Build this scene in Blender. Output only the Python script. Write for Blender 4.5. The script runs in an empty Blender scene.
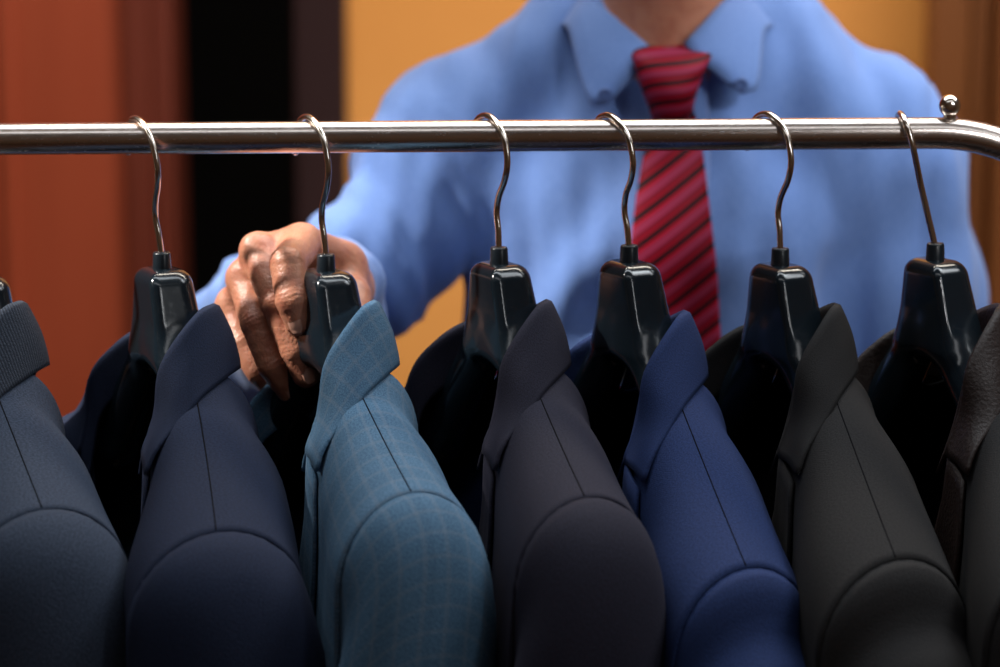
import bpy, bmesh, math, random
import numpy as np
from math import sin, cos, pi, radians, atan, tan, sqrt
from mathutils import Vector, Matrix
random.seed(4); rng = np.random.default_rng(7)
C = bpy.context.scene.collection

# ------------------------------------------------------------------ camera
D, F, PITCH, RZ = 1.7, 2615.0, radians(11), 1.35
CAM = (0.0, -D, RZ + D*tan(PITCH - atan(195/F)))
def P(px, py, Y):                     # a point of the world seen at that pixel, at depth Y
    x = (px-500)/F; y = -(py-333.5)/F
    d = (x, cos(PITCH)+y*sin(PITCH), -sin(PITCH)+y*cos(PITCH))
    t = (Y-CAM[1])/d[1]
    return Vector((CAM[0]+d[0]*t, Y, CAM[2]+d[2]*t))
cd = bpy.data.cameras.new('camera'); cam = bpy.data.objects.new('camera', cd); C.objects.link(cam)
cam.location = CAM; cam.rotation_euler = (pi/2-PITCH, 0, 0)
cd.sensor_width = 36; cd.lens = F*36/1000
cd.dof.use_dof = True; cd.dof.focus_distance = 1.66; cd.dof.aperture_fstop = 4.2
cd.clip_start = 0.05
bpy.context.scene.camera = cam
sc = bpy.context.scene
sc.view_settings.view_transform = 'Standard'; sc.view_settings.look = 'None'
sc.view_settings.gamma = 1; sc.view_settings.use_curve_mapping = False
sc.view_settings.exposure = 0.0

# ------------------------------------------------------------------ materials
def s2l(c):
    return tuple(((x/255)/12.92 if x/255 <= .04045 else ((x/255+.055)/1.055)**2.4) for x in c)
class NT:
    def __init__(s, name):
        s.m = bpy.data.materials.new(name); s.m.use_nodes = True
        s.t = s.m.node_tree; s.b = s.t.nodes['Principled BSDF']
    def n(s, typ, **kw):
        o = s.t.nodes.new(typ)
        for k, v in kw.items():
            if k in o.inputs: o.inputs[k].default_value = v
            else: setattr(o, k, v)
        return o
    def l(s, a, b): s.t.links.new(a, b)
    def set(s, **kw):
        for k, v in kw.items():
            k = k.replace('_', ' ')
            if isinstance(v, tuple) and len(v) == 3: v = v + (1,)
            s.b.inputs[k].default_value = v
        return s
    def ramp(s, fac, stops, interp='LINEAR'):
        r = s.n('ShaderNodeValToRGB'); cr = r.color_ramp; cr.interpolation = interp
        while len(cr.elements) < len(stops): cr.elements.new(.5)
        for e, (p, c) in zip(cr.elements, stops):
            e.position = p; e.color = tuple(c)+(1,) if len(c) == 3 else c
        s.l(fac, r.inputs[0]); return r.outputs[0]
    def math(s, op, a, b=0.0):
        o = s.n('ShaderNodeMath', operation=op)
        for i, x in enumerate((a, b)):
            if isinstance(x, (int, float)): o.inputs[i].default_value = x
            else: s.l(x, o.inputs[i])
        return o.outputs[0]
    def mix(s, fac, a, b, mode='MIX'):
        o = s.n('ShaderNodeMix', data_type='RGBA', blend_type=mode)
        for i, x in ((0, fac), (6, a), (7, b)):
            if isinstance(x, (int, float)): o.inputs[i].default_value = x
            elif isinstance(x, tuple): o.inputs[i].default_value = tuple(x)+(1,) if len(x) == 3 else x
            else: s.l(x, o.inputs[i])
        return o.outputs[2]
    def bump(s, h, strength=.3, dist=.001):
        o = s.n('ShaderNodeBump'); o.inputs['Strength'].default_value = strength; o.inputs['Distance'].default_value = dist
        s.l(h, o.inputs['Height']); s.l(o.outputs[0], s.b.inputs['Normal'])
    def coord(s, k='Object'): return s.n('ShaderNodeTexCoord').outputs[k]
    def noise(s, vec, scale, detail=3, rough=.5):
        o = s.n('ShaderNodeTexNoise'); o.inputs['Scale'].default_value = scale; o.inputs['Detail'].default_value = detail; o.inputs['Roughness'].default_value = rough
        if vec is not None: s.l(vec, o.inputs['Vector'])
        return o.outputs['Fac']
    def mapping(s, vec, scale=(1,1,1), rot=(0,0,0)):
        o = s.n('ShaderNodeMapping'); o.inputs['Scale'].default_value = scale; o.inputs['Rotation'].default_value = rot
        s.l(vec, o.inputs['Vector']); return o.outputs[0]
    def wave(s, vec, scale, direction='X', dist=0.0):
        o = s.n('ShaderNodeTexWave', bands_direction=direction); o.inputs['Scale'].default_value = scale; o.inputs['Distortion'].default_value = dist
        s.l(vec, o.inputs['Vector']); return o.outputs['Fac']

def wool(name, base, light, check=0.0, check_col=None, rib=0.0, rough=.85, sheen=.10):
    n = NT(name); uv = n.coord('UV'); ob = n.coord()
    fleck = n.ramp(n.noise(n.mapping(uv, (1000, 620, 1), (0, 0, .6)), 1.0, 3), [(.36, (0,0,0)), (.64, (1,1,1))])
    big = n.noise(ob, 9, 2)
    col = n.mix(n.math('ADD', n.math('MULTIPLY', fleck, .5), .15), base, light)
    col = n.mix(n.math('MULTIPLY', big, .25), col, tuple(x*.8 for x in base))
    if check:
        u = n.wave(uv, 1/(.025*2*pi)*3.14, 'X'); v = n.wave(uv, 1/(.025*2*pi)*3.14, 'Y')
        su = n.ramp(u, [(0, (0,0,0)), (.86, (0,0,0)), (.97, (1,1,1))]); sv = n.ramp(v, [(0, (0,0,0)), (.86, (0,0,0)), (.97, (1,1,1))])
        col = n.mix(n.math('MULTIPLY', su, check), col, check_col)
        col = n.mix(n.math('MULTIPLY', sv, check), col, check_col)
        g = n.wave(uv, 1/(.05*2*pi)*3.14, 'X'); col = n.mix(n.math('MULTIPLY', g, check*.5), col, tuple(x*.55 for x in base))
    tw = n.wave(n.mapping(uv, (1, 1, 1), (0, 0, radians(35))), 330, 'X')
    if rib:
        tw = n.wave(n.mapping(uv, (1, 1, 1), (0, 0, radians(12))), 130, 'X')
        col = n.mix(n.math('MULTIPLY', tw, rib), col, tuple(x*.35 for x in base))
    n.l(col, n.b.inputs['Base Color'])
    h = n.math('ADD', n.math('MULTIPLY', tw, .5), fleck)
    n.bump(h, .4 if rib else .22, .0006)
    n.set(Roughness=rough, Sheen_Weight=sheen, Sheen_Roughness=.4)
    n.b.inputs['Sheen Tint'].default_value = tuple(light)+(1,)
    n.b.inputs['Specular IOR Level'].default_value = .25
    return n.m

def plain(name, col, rough=.5, metal=0.0, spec=.5, bump=0.0, bscale=60, coat=0.0):
    n = NT(name); n.set(Roughness=rough, Metallic=metal)
    n.b.inputs['Specular IOR Level'].default_value = spec
    n.b.inputs['Coat Weight'].default_value = coat
    f = n.noise(n.coord(), bscale, 4)
    n.l(n.mix(n.math('MULTIPLY', f, .35), tuple(col), tuple(x*.75 for x in col)), n.b.inputs['Base Color'])
    if bump: n.bump(f, bump, .002)
    return n.m

def wood(name, a, b, scale=2.2, rough=.45, axis=(9, 9, .5)):
    n = NT(name); v = n.mapping(n.coord(), axis)
    f = n.noise(v, scale, 6, .6); g = n.noise(n.mapping(n.coord(), (60, 60, 1.5)), 1.5, 4)
    c = n.mix(f, a, b); c = n.mix(n.math('MULTIPLY', g, .3), c, tuple(x*.6 for x in a))
    n.l(c, n.b.inputs['Base Color']); n.set(Roughness=rough); n.bump(g, .15, .001); return n.m

M = {}
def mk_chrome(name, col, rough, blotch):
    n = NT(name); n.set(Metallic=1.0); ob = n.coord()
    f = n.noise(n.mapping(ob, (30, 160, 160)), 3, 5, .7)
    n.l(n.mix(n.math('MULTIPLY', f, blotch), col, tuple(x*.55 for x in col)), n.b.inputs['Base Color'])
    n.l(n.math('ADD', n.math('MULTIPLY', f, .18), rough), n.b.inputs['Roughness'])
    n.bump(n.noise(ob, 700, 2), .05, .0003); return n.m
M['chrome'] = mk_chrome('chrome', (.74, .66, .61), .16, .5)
M['wire'] = mk_chrome('polished_wire', (.80, .72, .64), .10, .1)
def mk_plastic():
    n = NT('hanger_plastic'); n.set(Base_Color=s2l((20, 29, 36)), Roughness=.17)
    n.b.inputs['Specular IOR Level'].default_value = .55
    f = n.noise(n.coord(), 160, 5, .7)
    n.l(n.ramp(f, [(0, (.14,)*3), (.55, (.16,)*3), (.8, (.34,)*3)]), n.b.inputs['Roughness'])
    n.bump(n.noise(n.coord(), 45, 3), .06, .0012); return n.m
M['plastic'] = mk_plastic()
M['ferrule'] = plain('ferrule_plastic', s2l((24, 34, 42)), .3, bump=.05)
M['lining'] = plain('lining_satin', s2l((13, 13, 18)), .6, spec=.2, bump=.1, bscale=25)
M['thread'] = plain('seam_thread', s2l((9, 9, 13)), .9, spec=.1)
M['horn'] = plain('horn_button', s2l((24, 20, 20)), .3)
M['clear'] = plain('scuffed_plastic', s2l((120, 122, 130)), .2)

def mk_skin():
    n = NT('skin'); ob = n.coord()
    a, b, c = s2l((206, 150, 120)), s2l((188, 118, 92)), s2l((158, 84, 66))
    f = n.noise(ob, 40, 4, .6); g = n.noise(ob, 160, 4, .6)
    col = n.mix(f, a, b); col = n.mix(n.ramp(n.noise(ob, 75, 3), [(.5, (0,0,0)), (.75, (.6,.6,.6))]), col, c)
    col = n.mix(n.math('MULTIPLY', g, .25), col, c)
    n.l(col, n.b.inputs['Base Color']); n.set(Roughness=.42)
    n.b.inputs['Subsurface Weight'].default_value = .15
    n.b.inputs['Subsurface Radius'].default_value = (.006, .002, .001); n.b.inputs['Subsurface Scale'].default_value = .5
    v = n.n('ShaderNodeTexVoronoi', feature='DISTANCE_TO_EDGE'); v.inputs['Scale'].default_value = 420
    n.l(n.mapping(ob, (1, 1, .6)), v.inputs['Vector'])
    cr = n.noise(n.mapping(ob, (1, 1, 3.5)), 120, 3, .6)
    h = n.math('ADD', n.math('MULTIPLY', v.outputs['Distance'], 1.4), n.math('MULTIPLY', cr, 1.2))
    n.bump(h, .32, .0009); return n.m
M['skin'] = mk_skin()
M['nail'] = plain('fingernail', s2l((214, 160, 138)), .22, coat=.3)
M['hair'] = plain('grey_hair', s2l((96, 88, 82)), .7, bump=.6, bscale=200)
M['eye'] = plain('eye_white', s2l((225, 220, 214)), .2)
M['iris'] = plain('eye_iris', s2l((60, 42, 30)), .2)
def mk_shirt():
    n = NT('blue_poplin'); ob = n.coord()
    w = n.noise(n.mapping(ob, (700, 700, 120)), 1, 2)
    n.l(n.mix(w, s2l((88, 120, 182)), s2l((116, 146, 202))), n.b.inputs['Base Color'])
    n.set(Roughness=.75, Sheen_Weight=.2); n.b.inputs['Specular IOR Level'].default_value = .25
    n.bump(n.noise(ob, 60, 4), .15, .003); return n.m
M['shirt'] = mk_shirt()
def mk_tie():
    n = NT('striped_silk'); uv = n.coord('UV')
    w = n.n('ShaderNodeTexWave', wave_profile='SAW', bands_direction='DIAGONAL')
    sep = n.n('ShaderNodeSeparateXYZ'); n.l(uv, sep.inputs[0])
    t = n.math('FRACT', n.math('MULTIPLY', n.math('SUBTRACT', n.math('MULTIPLY', sep.outputs[1], .78), n.math('MULTIPLY', sep.outputs[0], .62)), 60.0))
    red, pink, dk, br = s2l((112, 2, 26)), s2l((140, 40, 70)), s2l((30, 8, 16)), s2l((150, 2, 30))
    n.t.nodes.remove(w)
    col = n.ramp(t, [(0, red), (.10, pink), (.34, pink), (.36, br), (.50, br), (.52, dk), (.74, dk), (.76, br), (.84, br), (.86, red)], 'LINEAR')
    n.l(col, n.b.inputs['Base Color']); n.set(Roughness=.6, Sheen_Weight=.0); n.b.inputs['Specular IOR Level'].default_value = .15
    n.bump(n.noise(n.mapping(uv, (1500, 1500, 1)), 1, 1), .1, .0004); return n.m
M['tie'] = mk_tie()
M['button'] = plain('pearl_button', s2l((214, 216, 224)), .25)
M['blue_button'] = plain('blue_button', s2l((92, 118, 176)), .4)
M['trousers'] = plain('dark_trousers', s2l((26, 28, 38)), .85, spec=.2, bump=.2)
M['leather'] = plain('black_leather', s2l((18, 16, 16)), .35, bump=.3)
M['amber'] = NT('amber_plaster').m
def _amb():
    n = NT('amber_wall'); ob = n.coord()
    n.l(n.mix(n.noise(ob, 2.5, 4), s2l((222, 152, 74)), s2l((204, 132, 58))), n.b.inputs['Base Color'])
    n.set(Roughness=.6); n.bump(n.noise(ob, 90, 3), .1, .002); return n.m
M['amber'] = _amb()
M['mahogany'] = wood('mahogany', s2l((170, 76, 46)), s2l((146, 58, 33)))
M['dark_wood'] = wood('dark_wood', s2l((116, 48, 30)), s2l((86, 33, 20)))
M['post_wood'] = wood('post_wood', s2l((44, 14, 12)), s2l((30, 9, 8)))
M['brown_wood'] = wood('brown_wood', s2l((128, 74, 32)), s2l((96, 52, 22)))
M['floor'] = wood('floor_boards', s2l((84, 52, 32)), s2l((60, 36, 22)), axis=(9, .6, 9))
M['plaster'] = plain('plaster', s2l((120, 92, 66)), .8, bump=.2)
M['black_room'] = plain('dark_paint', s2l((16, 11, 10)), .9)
M['rubber'] = plain('rubber', s2l((16, 16, 17)), .7)

# ------------------------------------------------------------------ mesh helpers
def link(name, me, mat=None, parent=None):
    o = bpy.data.objects.new(name, me); C.objects.link(o)
    if mat is not None and me is not None:
        for m in (mat if isinstance(mat, (list, tuple)) else [mat]): me.materials.append(m)
    if parent is not None: o.parent = parent
    return o
def empty(name, loc, rz=0):
    o = bpy.data.objects.new(name, None); C.objects.link(o); o.location = loc; o.rotation_euler = (0, 0, rz)
    o.empty_display_size = .05; return o
def tag(o, label=None, cat=None, group=None, kind=None):
    if label: o['label'] = label
    if cat: o['category'] = cat
    if group: o['group'] = group
    if kind: o['kind'] = kind
    return o
def finish(me, smooth=True):
    me.polygons.foreach_set('use_smooth', [smooth]*len(me.polygons)); me.update(); return me
def grid_mesh(name, pts, uvs=None, closed_u=False, closed_v=False, flip=False):
    """pts[i][j] -> Vector"""
    n, m = len(pts), len(pts[0]); verts = [tuple(p) for r in pts for p in r]; faces = []; fuv = []
    for i in range(n if closed_u else n-1):
        for j in range(m if closed_v else m-1):
            i2, j2 = (i+1) % n, (j+1) % m
            f = [i*m+j, i2*m+j, i2*m+j2, i*m+j2]; q = [(i, j), (i+1, j), (i+1, j+1), (i, j+1)]
            if flip: f.reverse(); q.reverse()
            faces.append(f); fuv.append(q)
    me = bpy.data.meshes.new(name); me.from_pydata(verts, [], faces)
    if uvs is not None:
        l = me.uv_layers.new(name='UVMap'); k = 0
        for q in fuv:
            for (a, b) in q:
                l.data[k].uv = uvs(a, b) if callable(uvs) else uvs[a % n][b % m]; k += 1
    return finish(me)
def join(name, meshes):
    bm = bmesh.new()
    for me in meshes:
        bm.from_mesh(me)
    me = bpy.data.meshes.new(name); bm.to_mesh(me); bm.free(); return me
def weld(me, d=1e-5):
    bm = bmesh.new(); bm.from_mesh(me); bmesh.ops.remove_doubles(bm, verts=bm.verts, dist=d)
    bmesh.ops.recalc_face_normals(bm, faces=bm.faces); bm.to_mesh(me); bm.free(); return finish(me)
def catmull(pts, n):
    pts = [Vector(p) for p in pts]; out = []; N = len(pts)-1
    # arc-length-ish uniform sampling
    dense = []
    for i in range(N):
        p0 = pts[i-1] if i > 0 else pts[0]*2-pts[1]; p1, p2 = pts[i], pts[i+1]
        p3 = pts[i+2] if i+2 <= N else pts[N]*2-pts[N-1]
        for k in range(24):
            t = k/24
            dense.append(.5*((2*p1)+(p2-p0)*t+(2*p0-5*p1+4*p2-p3)*t*t+(3*p1-p0-3*p2+p3)*t**3))
    dense.append(pts[-1]); L = [0]
    for a, b in zip(dense, dense[1:]): L.append(L[-1]+(b-a).length)
    j = 0
    for k in range(n):
        s = L[-1]*k/(n-1)
        while j < len(L)-2 and L[j+1] < s: j += 1
        w = (s-L[j])/max(L[j+1]-L[j], 1e-9); out.append(dense[j].lerp(dense[j+1], min(max(w, 0), 1)))
    return out
def tube(name, path, r, seg=16, cap=True, rfun=None):
    pts = [Vector(p) for p in path]; rings = []; up = None
    for i, p in enumerate(pts):
        t = (pts[min(i+1, len(pts)-1)]-pts[max(i-1, 0)]).normalized()
        if up is None:
            up = Vector((0, 0, 1)) if abs(t.z) < .9 else Vector((1, 0, 0))
        side = t.cross(up).normalized(); up = side.cross(t).normalized()
        rr = rfun(i/(len(pts)-1)) if rfun else r
        rings.append([p+side*cos(a)*rr+up*sin(a)*rr for a in [2*pi*k/seg for k in range(seg)]])
    if cap:
        rings = [[pts[0]]*seg, [pts[0].lerp(q, .9) for q in rings[0]]]+rings+[[pts[-1].lerp(q, .9) for q in rings[-1]], [pts[-1]]*seg]
    return weld(grid_mesh(name, rings, closed_v=True), 1e-6)
def lathe(name, prof, seg=32, axis='Z'):
    rings = [[Vector((r*cos(a), r*sin(a), z)) for a in [2*pi*k/seg for k in range(seg)]] for r, z in prof]
    return weld(grid_mesh(name, rings, closed_v=True), 1e-7)
def box(name, lo, hi, bev=.004, seg=2):
    bm = bmesh.new(); bmesh.ops.create_cube(bm, size=1)
    for v in bm.verts: v.co = Vector([(lo[i]+hi[i])/2+v.co[i]*(hi[i]-lo[i]) for i in range(3)])
    if bev: bmesh.ops.bevel(bm, geom=bm.edges[:]+bm.verts[:], offset=bev, segments=seg, affect='EDGES', profile=.5)
    me = bpy.data.meshes.new(name); bm.to_mesh(me); bm.free(); return me
def solidify(o, th, offset=0.0, rim=True):
    m = o.modifiers.new('thickness', 'SOLIDIFY'); m.thickness = th; m.offset = offset; m.use_rim = rim; return o

# ------------------------------------------------------------------ signed distance fields + surface nets
def smin(a, b, k):
    h = np.maximum(k-np.abs(a-b), 0)/k; return np.minimum(a, b)-h*h*k*.25
class Cone:
    def __init__(s, a, b, ra, rb, k=.01, n=None, f=1.0):
        s.a, s.b, s.ra, s.rb, s.k = np.array(a, float), np.array(b, float), ra, rb, k
        s.nv = None if n is None else np.array(Vector(n).normalized()); s.f = f
    def box(s):
        R = max(s.ra, s.rb); return np.minimum(s.a, s.b)-R, np.maximum(s.a, s.b)+R
    def d(s, p):
        q = p-s.a; ab = s.b-s.a
        if s.nv is not None:
            q = q+(s.f-1)*(q@s.nv)[..., None]*s.nv; ab = ab+(s.f-1)*(ab@s.nv)*s.nv
        h = np.clip((q@ab)/(ab@ab), 0, 1)
        r = np.sqrt(((q-h[..., None]*ab)**2).sum(-1))-(s.ra+h*(s.rb-s.ra))
        return r if s.nv is None else r/ (1+(s.f-1)*.5)
class Ell:
    def __init__(s, c, r, k=.01, rot=None):
        s.c, s.r, s.k = np.array(c, float), np.array(r, float), k
        s.R = np.eye(3) if rot is None else np.array(rot)
    def box(s):
        R = s.r.max(); return s.c-R, s.c+R
    def d(s, p):
        q = (p-s.c)@s.R; k0 = np.sqrt(((q/s.r)**2).sum(-1)); k1 = np.sqrt(((q/s.r**2)**2).sum(-1))+1e-9
        return k0*(k0-1)/k1
class RBox:
    def __init__(s, c, h, r, k=.01, rot=None):
        s.c, s.h, s.r_, s.k = np.array(c, float), np.array(h, float), r, k; s.R = np.eye(3) if rot is None else np.array(rot)
    def box(s):
        R = np.linalg.norm(s.h); return s.c-R, s.c+R
    def d(s, p):
        q = np.abs((p-s.c)@s.R)-(s.h-s.r_)
        return np.sqrt((np.maximum(q, 0)**2).sum(-1))+np.minimum(q.max(-1), 0)-s.r_
FAR = .05
def field(prims, p):
    v = np.full(p.shape[:-1], FAR)
    for pr in prims:
        neg = getattr(pr, 'neg', False)
        if neg: v = -smin(-v, pr.d(p), pr.k)
        else: v = smin(v, pr.d(p), pr.k)
    return v
def axis_coords(lo, hi, fine, flo=None, fhi=None, coarse=None):
    if flo is None: return np.arange(lo, hi+fine, fine)
    a = np.arange(lo, flo, coarse); b = np.arange(flo, fhi, fine); c = np.arange(fhi, hi+coarse, coarse)
    return np.concatenate([a, b, c])
def nets(name, prims, xs, ys, zs, disp=None, newton=3):
    V = np.full((len(xs), len(ys), len(zs)), FAR, dtype=np.float64)
    for pr in prims:
        lo, hi = pr.box(); pad = FAR*.6+pr.k
        sl = []
        for ax, A in enumerate((xs, ys, zs)):
            i0 = max(np.searchsorted(A, lo[ax]-pad)-1, 0); i1 = min(np.searchsorted(A, hi[ax]+pad)+1, len(A)); sl.append(slice(i0, i1))
        G = np.stack(np.meshgrid(xs[sl[0]], ys[sl[1]], zs[sl[2]], indexing='ij'), -1)
        dd = pr.d(G); s_ = tuple(sl)
        if getattr(pr, 'neg', False): V[s_] = -smin(-V[s_], dd, pr.k)
        else: V[s_] = smin(V[s_], dd, pr.k)
    S = V < 0
    nx, ny, nz = V.shape
    c = S[:-1,:-1,:-1].astype(np.int8)
    for dx in (0,1):
        for dy in (0,1):
            for dz in (0,1):
                if dx+dy+dz: c = c+S[dx:nx-1+dx, dy:ny-1+dy, dz:nz-1+dz]
    act = (c > 0) & (c < 8); I = np.argwhere(act)
    idx = np.full(act.shape, -1, dtype=np.int64); idx[act] = np.arange(len(I))
    pos = np.zeros((len(I), 3)); cnt = np.zeros(len(I))
    co = [(a, b, d) for a in (0,1) for b in (0,1) for d in (0,1)]
    X = (xs, ys, zs)
    for a in co:
        for ax in range(3):
            if a[ax]: continue
            b = list(a); b[ax] = 1
            ia = I+np.array(a); ib = I+np.array(b)
            va = V[ia[:,0], ia[:,1], ia[:,2]]; vb = V[ib[:,0], ib[:,1], ib[:,2]]
            m = (va < 0) != (vb < 0); t = np.where(m, va/np.where(m, va-vb, 1), 0)
            pa = np.stack([X[k][ia[:,k]] for k in range(3)], -1); pb = np.stack([X[k][ib[:,k]] for k in range(3)], -1)
            pos += np.where(m[:,None], pa+(pb-pa)*t[:,None], 0); cnt += m
    pos /= cnt[:,None]
    quads = []
    for ax in range(3):
        o = [0,0,0]; o[ax] = 1
        A = S[:nx-o[0], :ny-o[1], :nz-o[2]]; B = S[o[0]:, o[1]:, o[2]:]
        E = np.argwhere(A != B); b, c_ = (ax+1) % 3, (ax+2) % 3
        E = E[(E[:,b] > 0) & (E[:,c_] > 0) & (E[:,b] < V.shape[b]-1) & (E[:,c_] < V.shape[c_]-1)]
        def cell(db, dc):
            q = E.copy(); q[:,b] -= db; q[:,c_] -= dc; return idx[q[:,0], q[:,1], q[:,2]]
        q = np.stack([cell(0,0), cell(1,0), cell(1,1), cell(0,1)], -1)
        ins = A[E[:,0], E[:,1], E[:,2]]
        q = np.where(ins[:,None], q[:, ::-1], q); quads.append(q)
    Q = np.concatenate(quads); Q = Q[(Q >= 0).all(1)][:, ::-1]
    def grad(p, e=4e-4):
        g = np.stack([field(prims, p+e*np.eye(3)[k])-field(prims, p-e*np.eye(3)[k]) for k in range(3)], -1)
        return g/(np.linalg.norm(g, axis=-1, keepdims=True)+1e-12), np.linalg.norm(g, axis=-1)/(2*e)
    for _ in range(newton):
        g, gl = grad(pos); pos -= np.clip(field(prims, pos)/np.maximum(gl, .3), -.002, .002)[:,None]*g
    if disp is not None:
        g, gl = grad(pos); pos = pos+g*disp(pos, g)[:,None]
    me = bpy.data.meshes.new(name); me.vertices.add(len(pos)); me.vertices.foreach_set('co', pos.ravel())
    me.loops.add(Q.size); me.loops.foreach_set('vertex_index', Q.ravel())
    me.polygons.add(len(Q)); me.polygons.foreach_set('loop_start', np.arange(0, Q.size, 4)); me.polygons.foreach_set('loop_total', np.full(len(Q), 4))
    me.update(calc_edges=True); me.validate(); return finish(me)
class SNoise:                         # smooth random field from a few plane waves
    def __init__(s, n, wl, aniso=(1,1,1), seed=0):
        r = np.random.default_rng(seed); d = r.normal(size=(n, 3)); d /= np.linalg.norm(d, axis=1)[:,None]
        s.k = d*np.array(aniso)*2*pi/(wl*r.uniform(.7, 1.5, n))[:,None]; s.ph = r.uniform(0, 2*pi, n); s.n = n
    def __call__(s, p): return np.sin(p@s.k.T+s.ph).sum(-1)/sqrt(s.n)
#PARTS
# ------------------------------------------------------------------ the rail (clothes rack)
RR = .0104
pa, pb = P(-40, 139.3, 0), P(925, 133.2, 0)
rail_dir = (pb-pa).normalized()
def on_rail(x): return pa+rail_dir*((x-pa.x)/rail_dir.x)
rack = empty('clothes_rack', (0, 0, 0))
tag(rack, 'polished chrome clothes rail running across, bending down at its right end', 'clothes rack')
xr = on_rail(P(935, 133, 0).x)
Rb = .13
arc = [xr+rail_dir*(Rb*sin(a))+Vector((0, 0, -Rb*(1-cos(a)))) for a in [pi/2*k/20 for k in range(1, 21)]]
rail_l = on_rail(-.62)
arcl = [rail_l-rail_dir*(Rb*sin(a))+Vector((0, 0, -Rb*(1-cos(a)))) for a in [pi/2*k/20 for k in range(20, 0, -1)]]
path = arcl+[rail_l.lerp(xr, k/30) for k in range(31)]+arc
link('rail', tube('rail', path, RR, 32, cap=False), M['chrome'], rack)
for e in (arcl[0], arc[-1]):
    link('upright_post', tube('upright_post', [e, Vector((e.x, e.y, .09))], .0125, 24), M['chrome'], rack)
    foot = link('foot_bar', tube('foot_bar', [(e.x, -.26, .085), (e.x, .26, .085)], .0125, 20), M['chrome'], rack)
    for yy in (-.25, .25):
        w = lathe('caster', [(0, -.011), (.024, -.011), (.028, -.007), (.028, .007), (.024, .011), (0, .011)], 24)
        o = link('caster', w, M['rubber'], foot); o.location = (e.x, yy, .028); o.rotation_euler = (0, pi/2, 0)
kb = on_rail(P(949, 133, 0).x)
prof = [(0, -.002), (.0045, -.002), (.0040, .0010)]+[(.0072*sin(a), .0076-.0072*cos(a)) for a in [pi*k/16 for k in range(3, 17)]]
o = link('ball_knob', lathe('ball_knob', prof, 24), M['wire'], rack); o.location = kb+Vector((0, 0, RR))

# ------------------------------------------------------------------ hangers
TH = radians(30)
class Neck:
    k = .014
    def box(s): return np.array([-.045, -.03, -.075]), np.array([.045, .03, .005])
    def d(s, p):
        z = -p[..., 2]; zc = np.clip(z, 0, .07)
        an = .0195+.36*zc; af = .0195+.04*zc; av = .0158+.05*zc; r = np.where((p[..., 0] > 0) & (p[..., 1] < 0), .0050, .0128)
        q = np.stack([np.where(p[..., 0] > 0, p[..., 0]-(an-r), -p[..., 0]-(af-r)), np.abs(p[..., 1])-(av-r)], -1)
        d2 = np.sqrt((np.maximum(q, 0)**2).sum(-1))+np.minimum(q.max(-1), 0)-r
        w = np.stack([d2, np.abs(p[..., 2]+.031)-.031], -1)+.0085
        return (np.sqrt((np.maximum(w, 0)**2).sum(-1))+np.minimum(w.max(-1), 0)-.0085)*.95
def hanger_mesh(name, zend):
    pr = [Neck()]
    for s in (-1, 1):
        zm = -.094 if zend > -.17 else -.106; ff = -.022 if s < 0 else 0
        kx = .060 if s < 0 else .085; ff -= .012 if s < 0 else 0
        pr += [Cone((s*(.014 if s > 0 else .006), 0, -.046), (s*kx, -.012, zm+ff), .0145, .0160, .010), Cone((s*kx, -.012, zm+ff), (s*.186, -.040, zend+ff), .0160, .0175, .01)]
    return nets(name, pr, axis_coords(-.22, .22, .0016), axis_coords(-.07, .04, .0016), axis_coords(zend-.05, .01, .0016))
hm = {'a': hanger_mesh('hanger_body_shallow', -.150), 'b': hanger_mesh('hanger_body_steep', -.186)}
hook_pts = [(0,.006),(-.0005,.014),(-.001,.022),(-.003,.033),(0,.044),(.0072,.055),(.0108,.066),(.0094,.0765),(.0045,.086),(-.0035,.0925),(-.0115,.0953),(-.0195,.0955),(-.0275,.0925),(-.0340,.0855),(-.0370,.0785),(-.0376,.0725)]
def hook_mesh(pts, lean=0.0):
    pth = [Vector((u, -lean*max(z-.008, 0), z)) for u, z in pts]
    me = tube('hook', catmull(pth, 90), .0021, 14)
    e = pth[-1]; bm = bmesh.new(); bm.from_mesh(me)
    bmesh.ops.create_uvsphere(bm, u_segments=14, v_segments=10, radius=.0028, matrix=Matrix.Translation(e)); bm.to_mesh(me); bm.free(); return finish(me)
hk_std = hook_mesh(hook_pts)
ferr = lathe('ferrule', [(0, -.004), (.0068, -.004), (.0062, 0), (.0058, .0095), (.0052, .0106), (.0022, .0108), (.0022, .008), (0, .008)], 24)
YH = -.0112
def origin(px, py): return P(px, py, YH)
HG = [(-20, 275, 'a', 'dark plastic coat hanger cut off by the left edge, in the ribbed-collar jacket'),
      (162, 268, 'a', 'dark plastic coat hanger in front of the dark doorway, holding the dark navy jacket'),
      (326, 270, 'a', 'dark plastic coat hanger gripped by the man\'s hand, in the teal checked jacket'),
      (499, 263, 'a', 'dark plastic coat hanger in the plum-black jacket, left of the tie'),
      (629, 261, 'b', 'dark plastic coat hanger in the royal blue jacket, in front of the red tie'),
      (780, 264, 'b', 'dark plastic coat hanger in the charcoal black jacket, right of the tie'),
      (935, 259, 'b', 'dark plastic coat hanger rightmost on the rail, its hook leaning, near the ball knob')]
hroots = []
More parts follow.
